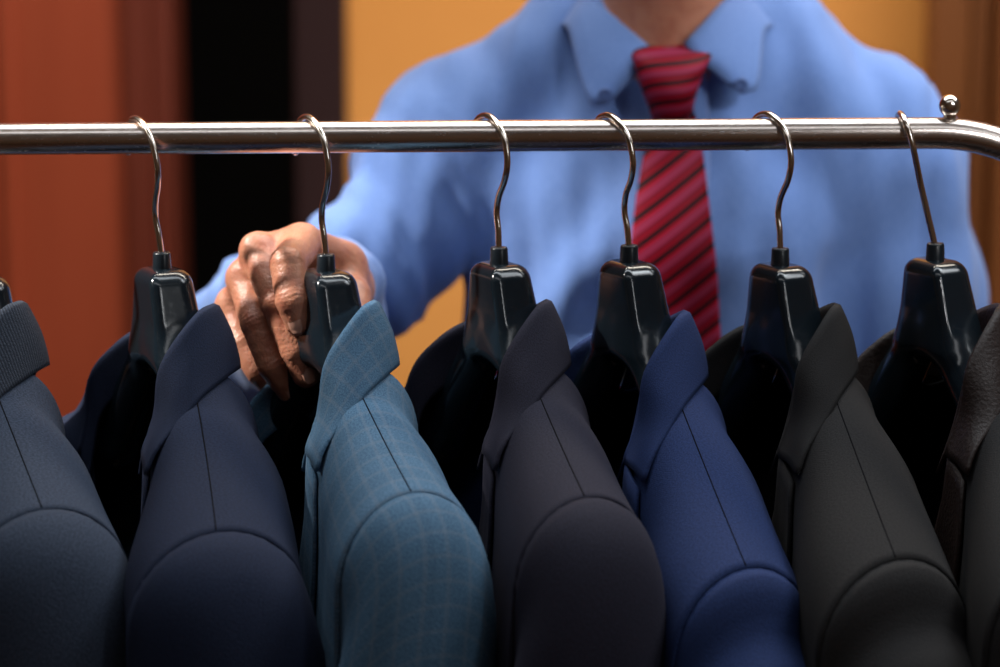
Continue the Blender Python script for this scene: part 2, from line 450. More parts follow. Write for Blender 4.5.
for i, (px, py, var, lab) in enumerate(HG):
    r = empty('coat_hanger', origin(px, py), TH-pi/2); tag(r, lab, 'coat hanger', 'coat hangers along the rail'); hroots.append(r)
    z_r = on_rail(r.location.x).z; top = z_r-r.location.z+RR+.0023      # the hook rests on the rail
    link('hanger_body', hm[var], M['plastic'] if not hm[var].materials else None, r)
    link('ferrule', ferr, M['ferrule'] if not ferr.materials else None, r)
    k = (top-.044)/(.0955-.044)
    pts = [(u, z if z < .044 else .044+(z-.044)*k) for u, z in hook_pts]
    lean = (0, .10, .045, .0, .08, .015, .27)[i]
    if i == 6:
        pts = [(0,.006),(0,.014),(0,.03),(.001,.05),(.0042,.066),(.0055,.077),(.003,.0875),(-.003,.0935),(-.0115,.0955),(-.020,.0935),(-.028,.087),(-.033,.079),(-.034,.074)]
        pts = [(u, z if z < .044 else .044+(z-.044)*k) for u, z in pts]
    hk = link('hook', hook_mesh(pts, lean), M['wire'], r)
    if i == 6: hk.rotation_euler = (0, 0, -radians(27))

# ------------------------------------------------------------------ jackets
def lerp(a, b, t): return a+(b-a)*t
def sst(x): x = min(max(x, 0), 1); return x*x*(3-2*x)
U1 = .198
def droop(me, dr=.024):                        # the jacket hangs a little lower on its far side
    n = len(me.vertices); a = np.empty(n*3); me.vertices.foreach_get('co', a); a = a.reshape(-1, 3)
    t = np.clip((.035-a[:, 0])/.085, 0, 1); t = t*t*(3-2*t); a[:, 2] -= dr*t
    q = np.clip(-a[:, 0]/.05, 0, 1); a[:, 0] += .022*q
    me.vertices.foreach_set('co', a.ravel()); me.update(); return me
class Jacket:
    def __init__(s, dz=0, dv=0, z1=-.10, v1=-.045, seed=1, hem=-.74, sw=1.0, dft=-.016, co=1.0):
        s.co = co; s.sw = sw; s.dft = dft
        s.dz, s.dv, s.z1, s.v1, s.hem = dz, dv, z1, v1, hem
        s.H = .055; s.n1 = SNoise(8, .14, (1, 1, .6), seed); s.n2 = SNoise(8, .07, (1, 1, .5), seed+50)
    def ridge(s, u):
        u = abs(u); t = (u-.085)/(U1-.085)
        if t >= 0:
            z = lerp(-.066+s.dz, s.z1, t)-.0035*sin(pi*min(t, 1)); v = lerp(-.018+s.dv, s.v1, t)
        else:
            z = -.066+s.dz+.0135*(1-(1+t/.27)**1.0 if False else min(-t/.2035, 1)); v = -.018+s.dv+.012*min(-t/.2, 1)*(1 if u > .04 else 1)
        return v, z
    def prof(s, d):
        x = min(max(d/s.H, 0), 1); return sqrt(max(1-(1-x)**2, 0))
    def wob(s, u, v, z):
        p = np.array([[u, v, z]]); a = min(max((-.12-z)/.15, 0), 1)
        return float(s.n1(p)[0])*.0022*a+float(s.n2(p)[0])*.0007
    def vf(s, u, z, wob=True):
        v, zr = s.ridge(u); d = zr-z; w = lerp(.034, .0485*s.sw, sst((abs(u)-.08)/.1))
        pf = s.prof(d); r = v-w*pf-.012*sst((d-.04)/.2)*(1-.6*sst((abs(u)-.1)/.1))
        return r-(s.wob(u, r, z)*pf if wob else 0)
    def vb(s, u, z, wob=True):
        v, zr = s.ridge(u); d = zr-z; w = lerp(.041, .0495*s.sw, sst((abs(u)-.066)/.05))
        pf = s.prof(d); r = v+w*pf+.003*sst((d-.04)/.2); return r+(s.wob(u, r, z)*pf if wob else 0)
    def rows(s):
        d = [s.H*(1-cos(pi/2*k/14)) for k in range(15)]; e = [s.H+(-s.hem-.06-s.H)*((k/26)**1.15) for k in range(1, 27)]; return d+e
    def body(s):
        R = s.rows(); tot = R[-1]; ms = []; UVR = [-.079*j/14 if j <= 14 else -.079-(R[j]-s.H) for j in range(len(R))]
        h_ = [lerp(.062, U1, k/24) for k in range(25)]; us = [-x for x in reversed(h_)]+[lerp(-.062, .062, k/14) for k in range(1, 14)]+h_
        pts = []
        for u in us:
            zr = s.ridge(u)[1]; zt = zr if abs(u) > .062 else zr-.006*(1-(u/.062)**2)
            d0 = zr-zt; total = zr-s.hem; col = []
            for d in R:
                q = d0+(d/tot)**1.0*(total-d0) if d > s.H else d0+d
                z = zr-min(q, total); col.append(Vector((u*(1-.06*sst((d-.1)/.2)), s.vb(u, z), z)))
            pts.append(col)
        ms.append(grid_mesh('b', pts, lambda i, j: (us[i], UVR[min(j, len(R)-1)])))
        roll = catmull([(0, 0, -.42), (.018, 0, -.34), (.042, 0, -.22), (.060, 0, -.13), (.067, 0, -.09), (.066, 0, -.062), (.062, 0, -.0535)], 26)
        for sg in (1, -1):
            tops = [(p.x, p.z+s.dz) for p in roll]+[(u, s.ridge(u)[1]) for u in [lerp(.062, U1, k/24) for k in range(1, 25)]]
            pts = []; n = len(tops)
            for i, (ut, zt) in enumerate(tops):
                ub = U1*.94*(i/(n-1)); col = []
                zr = s.ridge(ut)[1]; total = zt-s.hem
                for d in R:
                    f = d/tot; z = zt-(d if d <= s.H else s.H+(total-s.H)*((d-s.H)/(tot-s.H)))
                    u = lerp(ut, ub, sst(f)); col.append(Vector((sg*u, s.vf(u, z), z)))
                pts.append(col)
            ms.append(grid_mesh('f', pts, lambda i, j, T=tops, sg=sg: (sg*T[i][0], UVR[min(j, len(R)-1)]), flip=(sg > 0)))
            side = []; zu = s.z1-.15
            for k in range(13):
                a = pi*k/12; col = []
                for j in range(26):
                    z = lerp(zu, s.hem, j/25); t = .5-.5*cos(a); u = U1*(1-.06*sst((s.z1-z-.1)/.2))
                    vf_, vb_ = s.vf(U1, z), s.vb(U1, z); col.append(Vector((sg*(u+.014*sin(a)*sst(j/8+.15)), lerp(vf_, vb_, t), z)))
                side.append(col)
            ms.append(grid_mesh('s', side, lambda i, j: (i*.008, -.03*j), flip=(sg > 0)))
        me = join('body', ms); bm = bmesh.new(); bm.from_mesh(me); bmesh.ops.remove_doubles(bm, verts=[v for v in bm.verts if v.co.z > s.hem*.9], dist=2e-4); bm.to_mesh(me); bm.free()
        return finish(me)
    def sleeve(s, sg):
        z1, H = s.z1, s.H; co = s.co
        cr = catmull([(U1-.0005, 0, z1-.0006), (U1+.0025, 0, z1+.0008), (U1+.012*co, 0, z1-.0025-.003*(1-co)), (U1+.026*co, 0, z1-.0145-.010*(1-co)), (U1+.036*co, 0, z1-.033-.01*(1-co)), (U1+.043, 0, z1-.062), (U1+.047, 0, z1-.10), (U1+.049, 0, z1-.17), (U1+.047, 0, z1-.32), (U1+.040, 0, z1-.52), (U1+.036, 0, z1-.60)], 60)
        un = catmull([(U1-.006, 0, z1-.160), (U1-.010, 0, z1-.168), (U1-.016, 0, z1-.175), (U1-.022, 0, z1-.183), (U1-.026, 0, z1-.195), (U1-.028, 0, z1-.215), (U1-.030, 0, z1-.24), (U1-.030, 0, z1-.30), (U1-.028, 0, z1-.40), (U1-.024, 0, z1-.54), (U1-.022, 0, z1-.60)], 60)
        rings = []; NP = 40
        for k, (c, u) in enumerate(zip(cr, un)):
            mid = (c+u)/2; h = (c-u).length/2; bl = sst(k/9); drift = s.dft*sst((z1-c.z)/.12); ring = []
            W = lerp(.0480, .058, sst((z1-c.z)/.07))*s.sw*(1-.22*sst((z1-c.z-.15)/.5))
            ax = (c-mid)
            for j in range(NP):
                ph = 2*pi*j/NP; sn, cs = sin(ph), cos(ph); d = h*(1-cs)
                v_ell = abs(sn)**.92; v_body = s.prof(d) if cs > 0 else abs(sn)
                v = W*lerp(max(v_body, v_ell) if cs > 0 else v_ell, v_ell, bl)*(1 if sn >= 0 else -1)
                p = mid+ax*cs+Vector((0, s.v1+drift+v, 0))
                a = sst((k-2)/10)
                w = (float(s.n2(np.array([[p.x*1.3, p.y*1.3, p.z*.8]]))[0])*.0012+float(s.n1(np.array([[p.x, p.y, p.z]]))[0])*.0022)*a
                nrm = Vector((cs, sn, 0)); p = p+nrm*w
                ring.append(Vector((sg*p.x, p.y, p.z)))
            rings.append(ring)
        return weld(grid_mesh('sleeve', rings, lambda i, j: (.009*j, -.0115*i), closed_v=True, flip=(sg > 0)), 1e-7)
    def collar(s):
        dz, dv = s.dz, s.dv
        def fv(u, z, o): return s.vf(u, z, False)-o
        Fn = [(0, .024+dv, -.0225+dz), (.025, .022+dv, -.0195+dz), (.045, .012+dv, -.0155+dz), (.057, -.004+dv, -.018+dz), (.066, -.022+dv, -.031+dz), (.070, -.036+dv, -.049+dz)]
        Fn += [(.070, fv(.070, -.075+dz, .005), -.075+dz), (.067, fv(.067, -.100+dz, .006), -.100+dz)]
        On = [(0, .039+dv, -.062+dz), (.025, .037+dv, -.062+dz), (.045, .029+dv, -.0585+dz), (.065, .011+dv, -.0590+dz), (.085, -.015+dv, -.0655+dz), (.094, -.031+dv, -.0765+dz)]
        On += [(.101, min(fv(.101, -.092+dz, .003), -.045+dv), -.092+dz), (.104, fv(.104, -.106+dz, .004), -.106+dz)]
        Bn = [(0, .019+dv, -.055+dz), (.025, .017+dv, -.055+dz), (.042, .008+dv, -.053+dz), (.054, -.006+dv, -.054+dz), (.060, -.022+dv, -.062+dz), (.062, -.034+dv, -.075+dz), (.060, -.040+dv, -.095+dz), (.056, -.046+dv, -.118+dz)]
        def full(L):
            h = catmull(L, 34); return [Vector((-p.x, p.y, p.z)) for p in reversed(h[1:])]+h
        Fp, Op, Bp = full(Fn), full(On), full(Bn); cols = []
        for i, (f, o, b) in enumerate(zip(Fp, Op, Bp)):
            n = Vector((f.x, f.y+.012-dv, 0)).normalized(); m = f.lerp(o, .45)+n*.0035
            up = Vector((0, 0, 1))
            row = catmull([b, b.lerp(f, .6), f-n*.0012-up*.003, f+up*.0008, f+n*.0030-up*.003, m, f.lerp(o, .8)+n*.0020, o], 26)
            cols.append(row)
        me = grid_mesh('collar', cols, lambda i, j: (i*.005, j*.004))
        return me
    def lapel(s, sg):
        dz = s.dz; cols = []
        roll = catmull([(.067, 0, -.100), (.060, 0, -.13), (.042, 0, -.22), (.018, 0, -.34), (.002, 0, -.42)], 30)
        out = catmull([(.098, 0, -.112), (.106, 0, -.15), (.102, 0, -.22), (.07, 0, -.32), (.006, 0, -.425)], 30)
        for r, o in zip(roll, out):
            row = []
            for k in range(10):
                t = k/9; u = lerp(r.x, o.x, t); z = lerp(r.z, o.z, t)+dz
                off = .0025+.003*(1-t)**2 if k else .001
                row.append(Vector((sg*u, s.vf(u, z)-off, z)))
            cols.append(row)
        return grid_mesh('lapel', cols, lambda i, j: (j*.006, i*.011), flip=(sg < 0))
    def seam(s, sg):
        pts = []
        for k in range(24):
            t = k/23; u = lerp(.086, U1-.001, t); v, z = s.ridge(u); d = .0015
            off = .0012*sin(pi*t)
            vv = v+off; W = s.vb(u, z-.03, False)-v; x = min(off/(W if W > .01 else .04), 1); zz = z-s.H*(1-sqrt(1-x*x))
            pts.append(Vector((sg*u, vv, zz+.0001)))
        return tube('shoulder_seam', catmull(pts, 40), .00042, 8)
    def armseam(s, sg):
        pts = []; H = s.H; h = .08
        for k in range(-16, 17):
            a = k/16*1.25; d = h*(1-cos(a)); v = .0487*s.prof(d)*(1 if a >= 0 else -1)
            pts.append(Vector((sg*(U1+.0008-.002*(d/h)), s.v1+v, s.z1-d+.0002)))
        return tube('armhole_seam', catmull(pts, 60), .0006, 8)

JK = [ # dz, dv, z1, v1, base, light, extra, label
 (.003, -.002, -.108, -.034, (26, 34, 50), (66, 78, 98), dict(rib=.75, collar_only=True), 'dark grey-blue suit jacket with ribbed twill collar, leftmost, cut by the left edge'),
 (-.004, .004, -.124, -.052, (12, 19, 38), (32, 45, 74), {}, 'dark navy suit jacket hanging in front of the red-brown wood, left of the hand'),
 (0, 0, -.100, -.043, (44, 74, 100), (98, 134, 164), dict(check=.22, check_col=s2l((112, 122, 134))), 'teal blue checked suit jacket on the hanger the man is gripping'),
 (-.004, -.002, -.106, -.056, (18, 17, 29), (46, 45, 64), {}, 'plum-black suit jacket between the teal checked and the royal blue ones'),
 (-.013, .003, -.152, -.043, (16, 30, 68), (40, 62, 112), {}, 'royal blue suit jacket hanging in front of the red tie'),
 (-.006, .001, -.143, -.056, (18, 17, 18), (42, 40, 41), {}, 'charcoal black suit jacket right of the royal blue one'),
 (-.010, .007, -.142, -.060, (18, 17, 18), (42, 40, 41), dict(leather=True), 'black jacket with brown leather collar at the right edge'),
]
brown_leather = plain('brown_leather', s2l((34, 22, 19)), .55, spec=.3, bump=.35, bscale=420)
for i, (dz, dv, z1, v1, base, light, ex, lab) in enumerate(JK):
    r = empty('suit_jacket', hroots[i].location.copy(), TH-pi/2); tag(r, lab, 'jacket', 'suit jackets on the rail')
    J = Jacket(dz, dv, z1, v1, seed=11+i*3, sw=(1.12, 1.2, 1.0, 1.0, 1.06, 1.16, 1.16)[i], dft=(-.002, .004, -.016, -.020, -.008, -.002, -.004)[i], co=(1, 1, 1, 1, .5, .5, .5)[i])
    m = wool('wool_%s' % i, s2l(base), s2l(light), check=ex.get('check', 0), check_col=ex.get('check_col'))
    mc = brown_leather if ex.get('leather') else (wool('ribbed_wool', s2l(base), s2l((84, 92, 104)), rib=.8) if ex.get('rib') else m)
    ln = M['lining']
    b = link('body', droop(J.body(), .052 if i == 2 else .024), [m, ln], r); solidify(b, .0022, -1); b.modifiers[0].material_offset = 1; b.modifiers[0].use_rim = True
    dr = .052 if i == 2 else .024
    for sg in (1, -1):
        sl = link('sleeve', droop(J.sleeve(sg), dr), m, r); solidify(sl, .002, -1)
        link('shoulder_seam', droop(J.seam(sg), dr), M['thread'], r)
        lp = link('lapel', droop(J.lapel(sg), dr), mc, r); solidify(lp, .0022, 0)
    cl = link('collar', droop(J.collar(), dr), mc, r); solidify(cl, .0024, 0)
    for z in (-.44, -.55):
        bt = link('button', lathe('button', [(0, 0), (.009, 0), (.0095, .0015), (.008, .0028), (.006, .002), (0, .002)], 20), M['horn'], r)
        bt.location = (.0, J.vf(.0, z+dz, True)-.002, z+dz); bt.rotation_euler = (pi/2, 0, 0)
#PERSON
# ------------------------------------------------------------------ the man
YB = .42
pc = P(672, 60, YB); XC = pc.x                      # the body's middle line
def hp(px, py, y): return P(px, py, y)
nk = 1.385                                          # pit of the neck, height above the floor
skin = []
# neck and head
skin += [Cone((XC, YB+.01, nk-.06), (XC-.002, YB-.015, nk+.085), .054, .054, .03), Cone((XC, YB-.047, nk+.0), (XC, YB-.055, nk+.045), .012, .013, .03)]
hz = nk+.178
skin += [Ell((XC, YB-.020, hz+.03), (.074, .094, .092), .02), Ell((XC, YB-.052, hz-.035), (.058, .058, .068), .04), Ell((XC, YB-.088, hz-.082), (.024, .020, .020), .03)]
for s_ in (-1, 1):
    skin += [Cone((XC+s_*.056, YB-.02, hz-.052), (XC+s_*.020, YB-.088, hz-.086), .016, .014, .03),
             Ell((XC+s_*.038, YB-.093, hz-.018), (.020, .014, .016), .02), Cone((XC+s_*.014, YB-.108, hz+.024), (XC+s_*.046, YB-.094, hz+.024), .0075, .007, .014),
             Ell((XC+s_*.078, YB-.005, hz-.002), (.008, .019, .032), .006), Ell((XC+s_*.010, YB-.119, hz-.030), (.007, .009, .007), .006)]
skin += [Cone((XC, YB-.108, hz+.018), (XC, YB-.131, hz-.024), .0085, .0105, .012), Cone((XC-.018, YB-.103, hz-.056), (XC+.018, YB-.103, hz-.056), .0062, .0062, .006), Cone((XC-.014, YB-.101, hz-.067), (XC+.014, YB-.101, hz-.067), .0070, .0070, .005)]
for s_ in (-1, 1):
    e = Ell((XC+s_*.032, YB-.108, hz+.004), (.014, .011, .009), .012); e.neg = True; skin.append(e)
# trunk and limbs under the clothes
SL, SR = hp(452, 150, .44), hp(874, 160, .44)       # shoulder joints
EL = hp(274, 338, .345); WR = Vector(hp(334, 286, .120))
ER = hp(922, 430, .44); WR2 = ER+Vector((-.03, -.09, -.235))
skin += [Cone((XC, YB+.02, nk-.13), (XC, YB+.02, nk-.36), .135, .125, .06, (0, 1, 0), 1.45), Cone((XC, YB+.02, nk-.36), (XC, YB+.02, nk-.50), .125, .140, .05, (0, 1, 0), 1.4)]
MA = SL.lerp(EL, .52)+Vector((.012, 0, -.013))
for S_, M_, E_ in ((SL, MA, EL), (SR, SR.lerp(ER, .5), ER)):
    skin += [Cone((XC+(S_.x-XC)*.3, YB+.02, nk-.045), S_, .045, .046, .04), Cone(S_, M_, .044, .040, .03), Cone(M_, E_, .040, .035, .03)]
skin += [Cone(EL, EL.lerp(WR, .35), .037, .037, .02), Cone(EL.lerp(WR, .35), WR, .037, .025, .02)]
skin += [Cone(ER, ER.lerp(WR2, .35), .037, .037, .02), Cone(ER.lerp(WR2, .35), WR2, .036, .025, .02)]
hips = nk-.50
for s_ in (-1, 1):
    k_ = (XC+s_*.10, YB+.0, .47); f_ = (XC+s_*.115, YB+.03, .075)
    skin += [Cone((XC+s_*.085, YB+.02, hips-.02), k_, .080, .050, .03), Cone(k_, f_, .048, .034, .03), Cone(f_, (XC+s_*.135, YB-.13, .03), .030, .022, .03)]
# gripping hand: metacarpals, then three bones to a finger (points found on the photograph, at their own depths)
H = {
 'index':  [(345, 262, .095), (303, 243, .046), (288, 264, -.004), (293, 300, -.018), (299, 321, -.017)],
 'middle': [(336, 268, .104), (259, 252, .034), (279, 303, .002), (297, 350, -.008), (306, 374, -.008)],
 'ring':   [(330, 278, .110), (245, 279, .040), (257, 323, .014), (273, 365, .004), (290, 391, .008)],
 'pinky':  [(326, 290, .112), (233, 306, .054), (242, 344, .034), (259, 372, .024), (278, 394, .024)],
 'thumb':  [(340, 284, .098), (352, 296, .060), (350, 330, .034), (344, 350, .024)]}
RAD = {'index': [.013, .0122, .0114, .0111, .0093], 'middle': [.013, .0120, .0115, .0106, .0088], 'ring': [.012, .0112, .0107, .0099, .0084],
       'pinky': [.011, .0100, .0092, .0083, .0072], 'thumb': [.015, .0125, .0112, .0088]}
hand = []; HP = {}
for f_, L in H.items():
    pts = [Vector(hp(*q)) for q in L]; HP[f_] = pts; R_ = RAD[f_]
    for k in range(len(pts)-1):
        kk = .010 if k == 0 else .0012
        hand.append(Cone(pts[k], pts[k+1], R_[k]*(1.05 if k else 1), R_[k+1]*1.05, kk))
    if f_ != 'thumb':
        for k in (2,):                                 # knuckle swelling
            hand.append(Ell(pts[k]+Vector((-.5, -.6, .3)).normalized()*R_[k]*.06, (R_[k]*1.0,)*3, .0015))
        d_ = (pts[1]-pts[0]).normalized()
        bk = Vector((-.45, -.35, .8)).normalized()
        hand.append(Ell(pts[1]+bk*.0020, (.0108, .0108, .0108), .005))
        hand.append(Cone(pts[0]+bk*(R_[0]-.002), pts[1]+bk*(R_[1]-.0022), .0022, .0026, .006))   # tendon
hand += [Cone(WR, Vector(hp(332, 274, .100)), .023, .018, .02, (0.3, .2, 1), 1.25), Cone(hp(332, 284, .100), hp(262, 290, .060), .016, .013, .015), Cone(hp(334, 272, .092), hp(282, 262, .058), .015, .013, .015), Cone(hp(296, 245, .054), hp(266, 254, .042), .0105, .0105, .010), Cone(hp(262, 262, .044), hp(246, 284, .048), .010, .010, .010)]
# veins on the back of the hand
for a_, b_ in (((330, 240, .082), (274, 238, .040)), ((318, 262, .085), (246, 264, .036)), ((300, 240, .060), (252, 262, .034))):
    va, vb_ = Vector(hp(*a_)), Vector(hp(*b_)); hand.append(Cone(va, vb_, .0016, .0013, .004))
skin += hand
# the hanging hand, relaxed
hd = Vector((-.05, -.28, -1)).normalized(); sd = Vector((.1, -1, .25)).normalized(); pw = hd.cross(sd).normalized()
skin.append(Cone(WR2, WR2+hd*.085, .024, .034, .02, pw, 2.0))
for k in range(4):
    a_ = WR2+hd*(.088-.004*abs(k-1))+sd*(.027-.018*k); L_ = (.040, .045, .041, .032)[k]; r_ = (.0092, .0095, .009, .008)[k]
    b_ = a_+(hd+pw*-.25).normalized()*L_; c_ = b_+(hd+pw*-.6).normalized()*L_*.65; e_ = c_+(hd+pw*-.95).normalized()*L_*.5
    skin += [Cone(a_, b_, r_+.001, r_, .004), Cone(b_, c_, r_, r_*.93, .004), Cone(c_, e_, r_*.93, r_*.8, .004)]
t0 = WR2+hd*.03+sd*.024; t1 = t0+(hd+sd*.8).normalized()*.04; t2 = t1+(hd+sd*.15).normalized()*.032
skin += [Cone(t0, t1, .014, .0115, .01), Cone(t1, t2, .0112, .009, .004)]
def seg_wrinkles(p, g):
    d = np.zeros(len(p))
    for f_, pts in HP.items():
        for k in ((2, 3) if f_ != 'thumb' else (2,)):
            c = np.array(pts[k]); t = np.array((pts[k+1]-pts[k-1]).normalized()) if k+1 < len(pts) else np.array((pts[k]-pts[k-1]).normalized())
            q = p-c; a = q@t; r = np.sqrt((q**2).sum(-1)); w = np.exp(-(a/.0065)**2)*(r < .019)
            dorsal = np.clip(g@np.array([-.55, -.6, .3]), 0, 1)
            d += -.00050*w*dorsal*(.5+.5*np.cos(a*2*pi/.0030+1.2*np.sin(q@np.array([300, 200, 400]))))
    near = (p[:, 1] < .14) & (p[:, 0] < -.05)
    d += np.where(near, .00012*WN(p), 0); return d
WN = SNoise(14, .007, (1, 1, 1), 3)
hx0, hx1 = hp(205, 300, .1).x, hp(385, 300, .06).x
xs = axis_coords(XC-.48, XC+.36, .0011, hx0, hx1, .007); ys = axis_coords(-.06, YB+.22, .0011, -.035, .13, .007); zs = axis_coords(.0, 1.76, .0011, hp(300, 412, .02).z, hp(300, 215, .05).z, .007)
man = link('person', nets('person', skin, xs, ys, zs, disp=seg_wrinkles), M['skin'])
tag(man, 'person in blue shirt and striped red tie, gripping a hanger behind the rail', 'person')
# fingernails
def nail(f_, w, ln, side):
    a, b = HP[f_][-2], HP[f_][-1]; t = (b-a).normalized(); n = Vector(side); n = (n-t*n.dot(t)).normalized(); s2 = t.cross(n).normalized()
    r = RAD[f_][-1]*1.01; rows = []
    for i in range(13):
        x = i/12; wid = w*(1-abs(2*x-1)**3.2*.55)*.5 if x > .5 else w*.5*(.62+.38*sin(pi*min(x*1.6, .5)))
        along = lerp(-ln*.72, ln*.52, x); row = []
        for j in range(9):
            y = (j/4-1)*wid; ang = y/r; drop = .0012*max(x-.5, 0)**2*4
            row.append(b+t*along+n*(r*cos(ang)+.00045-drop+(.0005 if x > .85 else 0))+s2*(r*sin(ang)))
        rows.append(row)
    o = link('fingernail', grid_mesh('fingernail', rows), M['nail'], man); solidify(o, .0006, 0); return o
nail('index', .0095, .0125, (-.25, -.92, .15)); nail('middle', .0088, .0115, (.25, -.95, .2)); nail('ring', .0080, .010, (.1, -.9, .3)); nail('pinky', .007, .009, (-.1, -.85, .2)); nail('thumb', .012, .014, (.9, .2, .2))
# eyes, hair
for s_ in (-1, 1):
    o = link('eyeball', nets('eyeball', [Ell((XC+s_*.032, YB-.0935, hz+.004), (.0125,)*3, .001)], axis_coords(XC+s_*.032-.02, XC+s_*.032+.02, .0025), axis_coords(YB-.115, YB-.07, .0025), axis_coords(hz-.016, hz+.024, .0025)), M['eye'], man)
    ir = link('iris', nets('iris', [Ell((XC+s_*.032, YB-.1055, hz+.004), (.0058, .0018, .0058), .001)], axis_coords(XC+s_*.032-.01, XC+s_*.032+.01, .001), axis_coords(YB-.11, YB-.10, .001), axis_coords(hz-.006, hz+.014, .001)), M['iris'], o)
hr = [Ell((XC, YB-.010, hz+.040), (.081, .098, .092), .02), Ell((XC, YB+.04, hz-.01), (.074, .055, .075), .03)]
cf = RBox((XC, YB-.13, hz-.02), (.2, .075, .085), .02, .02); cf.neg = True; hr.append(cf)
cf = RBox((XC, YB-.08, hz-.10), (.2, .10, .085), .02, .01); cf.neg = True; hr.append(cf)
link('hair', nets('hair', hr, axis_coords(XC-.1, XC+.1, .004), axis_coords(YB-.13, YB+.12, .004), axis_coords(hz-.12, hz+.15, .004)), M['hair'], man)

# shirt: one garment surface over trunk and arms
sh = [Cone((XC-.005, YB+.015, nk-.17), (XC, YB+.02, nk-.40), .158, .150, .06, (0, 1, 0), 1.28), Cone((XC, YB+.02, nk-.40), (XC, YB+.02, nk-.50), .150, .150, .05, (0, 1, 0), 1.25)]
SLs, SRs = SL.copy(), SR.copy()
nl, nr = Vector((XC-.055, YB+.02, nk-.020)), Vector((XC+.055, YB+.02, nk-.020))
sh += [Cone(nl, SLs+Vector((.0, 0, .012)), .060, .060, .05), Cone(nr, SRs+Vector((0, 0, .008)), .060, .060, .05), Cone(nr, nr.lerp(SRs, .75)+Vector((0, 0, .006)), .058, .060, .04), Cone((XC, YB+.01, nk-.02), (XC, YB+.02, nk-.15), .062, .12, .05, (0, 1, 0), 1.15)]
sh += [Cone(SLs, MA, .066, .050, .03), Cone(MA, EL, .050, .056, .02)]
fa = EL.lerp(WR, .80)
sh += [Cone(EL, EL.lerp(WR, .4), .062, .054, .03), Cone(EL.lerp(WR, .4), fa, .054, .040, .02), Cone(fa, EL.lerp(WR, .90), .037, .036, .004)]
sh += [Cone(SRs+Vector((.006, 0, -.01)), SRs.lerp(ER, .5), .070, .068, .03), Cone(SRs.lerp(ER, .5), ER, .068, .062, .03), Cone(ER, WR2+Vector((0, 0, .06)), .060, .042, .02), Cone(WR2+Vector((0, 0, .06)), WR2+Vector((0, 0, .02)), .037, .036, .004)]
neckhole = Cone((XC, YB+.004, nk+.030), (XC, YB-.005, nk+.2), .048, .056, .01); neckhole.neg = True; sh.append(neckhole)
F1, F2, F3 = SNoise(10, .10, (1.5, .6, .45), 21), SNoise(10, .045, (1.4, .8, .6), 22), SNoise(8, .22, (1, 1, .5), 23)
armL = (EL-SLs).normalized()
def folds(p, g):
    d = .0042*F1(p)+.0018*F2(p)
    # sleeve creases: run along and around the raised arm
    q = p-np.array(SLs); a = q@np.array(armL); on = np.clip((a-.0)/.05, 0, 1)*np.clip((XC-.12-p[:, 0])/.04, 0, 1)
    ph = a*2*pi/.052+q[:, 2]*26+1.3*F3(p)
    d += on*(.0062*np.sin(ph)*np.abs(np.sin(ph*.5+.7))+.003*F1(p*1.6))
    # folds drawn from the armpit towards the placket
    r = p-np.array(SLs)-np.array([.05, -.05, -.05]); rr = np.sqrt((r**2).sum(-1)); an = np.arctan2(r[:, 2], r[:, 0])
    w = np.exp(-(rr/.16)**2)*np.clip(rr/.07-.35, 0, 1)*np.clip((p[:, 0]-SLs.x-.02)/.05, 0, 1)
    d += w*.004*np.sin((p[:, 0]*.9-p[:, 2]*.55)*2*pi/.062+1.5*F3(p))
    # long drapes on the chest's other side
    w3 = np.clip((XC-.04-p[:, 0])/.05, 0, 1)*np.clip((p[:, 0]-SLs.x-.03)/.05, 0, 1); d += w3*.0035*np.sin((p[:, 0]*.75-p[:, 2]*.5)*2*pi/.07+1.8*F3(p))
    w2 = np.clip((p[:, 0]-XC-.05)/.05, 0, 1); d += w2*.0030*np.sin((p[:, 0]*.8+p[:, 2]*.18)*2*pi/.055+F3(p))
    seam = np.abs(p[:, 0]-(XC+.205)-(p[:, 2]-1.3)*.08); d -= .0022*np.exp(-(seam/.0035)**2)*(p[:, 0] > XC+.1)
    return d
shirt = link('shirt', nets('shirt', sh, axis_coords(XC-.47, XC+.37, .0042), axis_coords(.06, YB+.24, .0042), axis_coords(nk-.66, nk+.09, .0042), disp=folds), M['shirt'], man)
# shirt collar: a stand round the neck and two leaves with buttoned points
st = []
for k in range(41):
    a = -pi/2-radians(14)-(2*pi-radians(28))*k/40; c = Vector((XC+.0585*cos(a), YB-.004+.058*sin(a), nk+.004-.014*(1-(1+sin(a))/2)))
    h = .030+.014*(1+sin(a))/2; st.append([c+Vector((0, 0, h*t))-Vector((cos(a), sin(a), 0))*.004*t for t in (0, .35, .7, 1)])
o = link('collar_stand', grid_mesh('collar_stand', st), M['shirt'], shirt); solidify(o, .002, 0)
def front(px, py, y): return Vector(P(px, py, y))
def leaf(top, low, tipside):
    T, L = catmull(top, 24), catmull(low, 24); rows = []
    for i, (t, l) in enumerate(zip(T, L)):
        rows.append([t.lerp(l, k/9)+Vector((0, -.006*sin(pi*k/9)-.002, .001*sin(pi*k/9))) for k in range(10)])
    o = link('collar_leaf', grid_mesh('collar_leaf', rows), M['shirt'], shirt); solidify(o, .0028, 0); return o
bk = Vector((XC, YB+.058, nk+.050)); bl = Vector((XC, YB+.082, nk-.004))
lf = leaf([front(652, 50, .338), front(622, 24, .345), front(594, 0, .372), Vector((XC-.064, YB+.01, nk+.045)), Vector((XC-.045, YB+.045, nk+.052)), bk],
          [front(643, 66, .328), front(594, 108, .318), front(569, 30, .365), Vector((XC-.090, YB+.01, nk+.0)), Vector((XC-.062, YB+.066, nk-.002)), bl], -1)
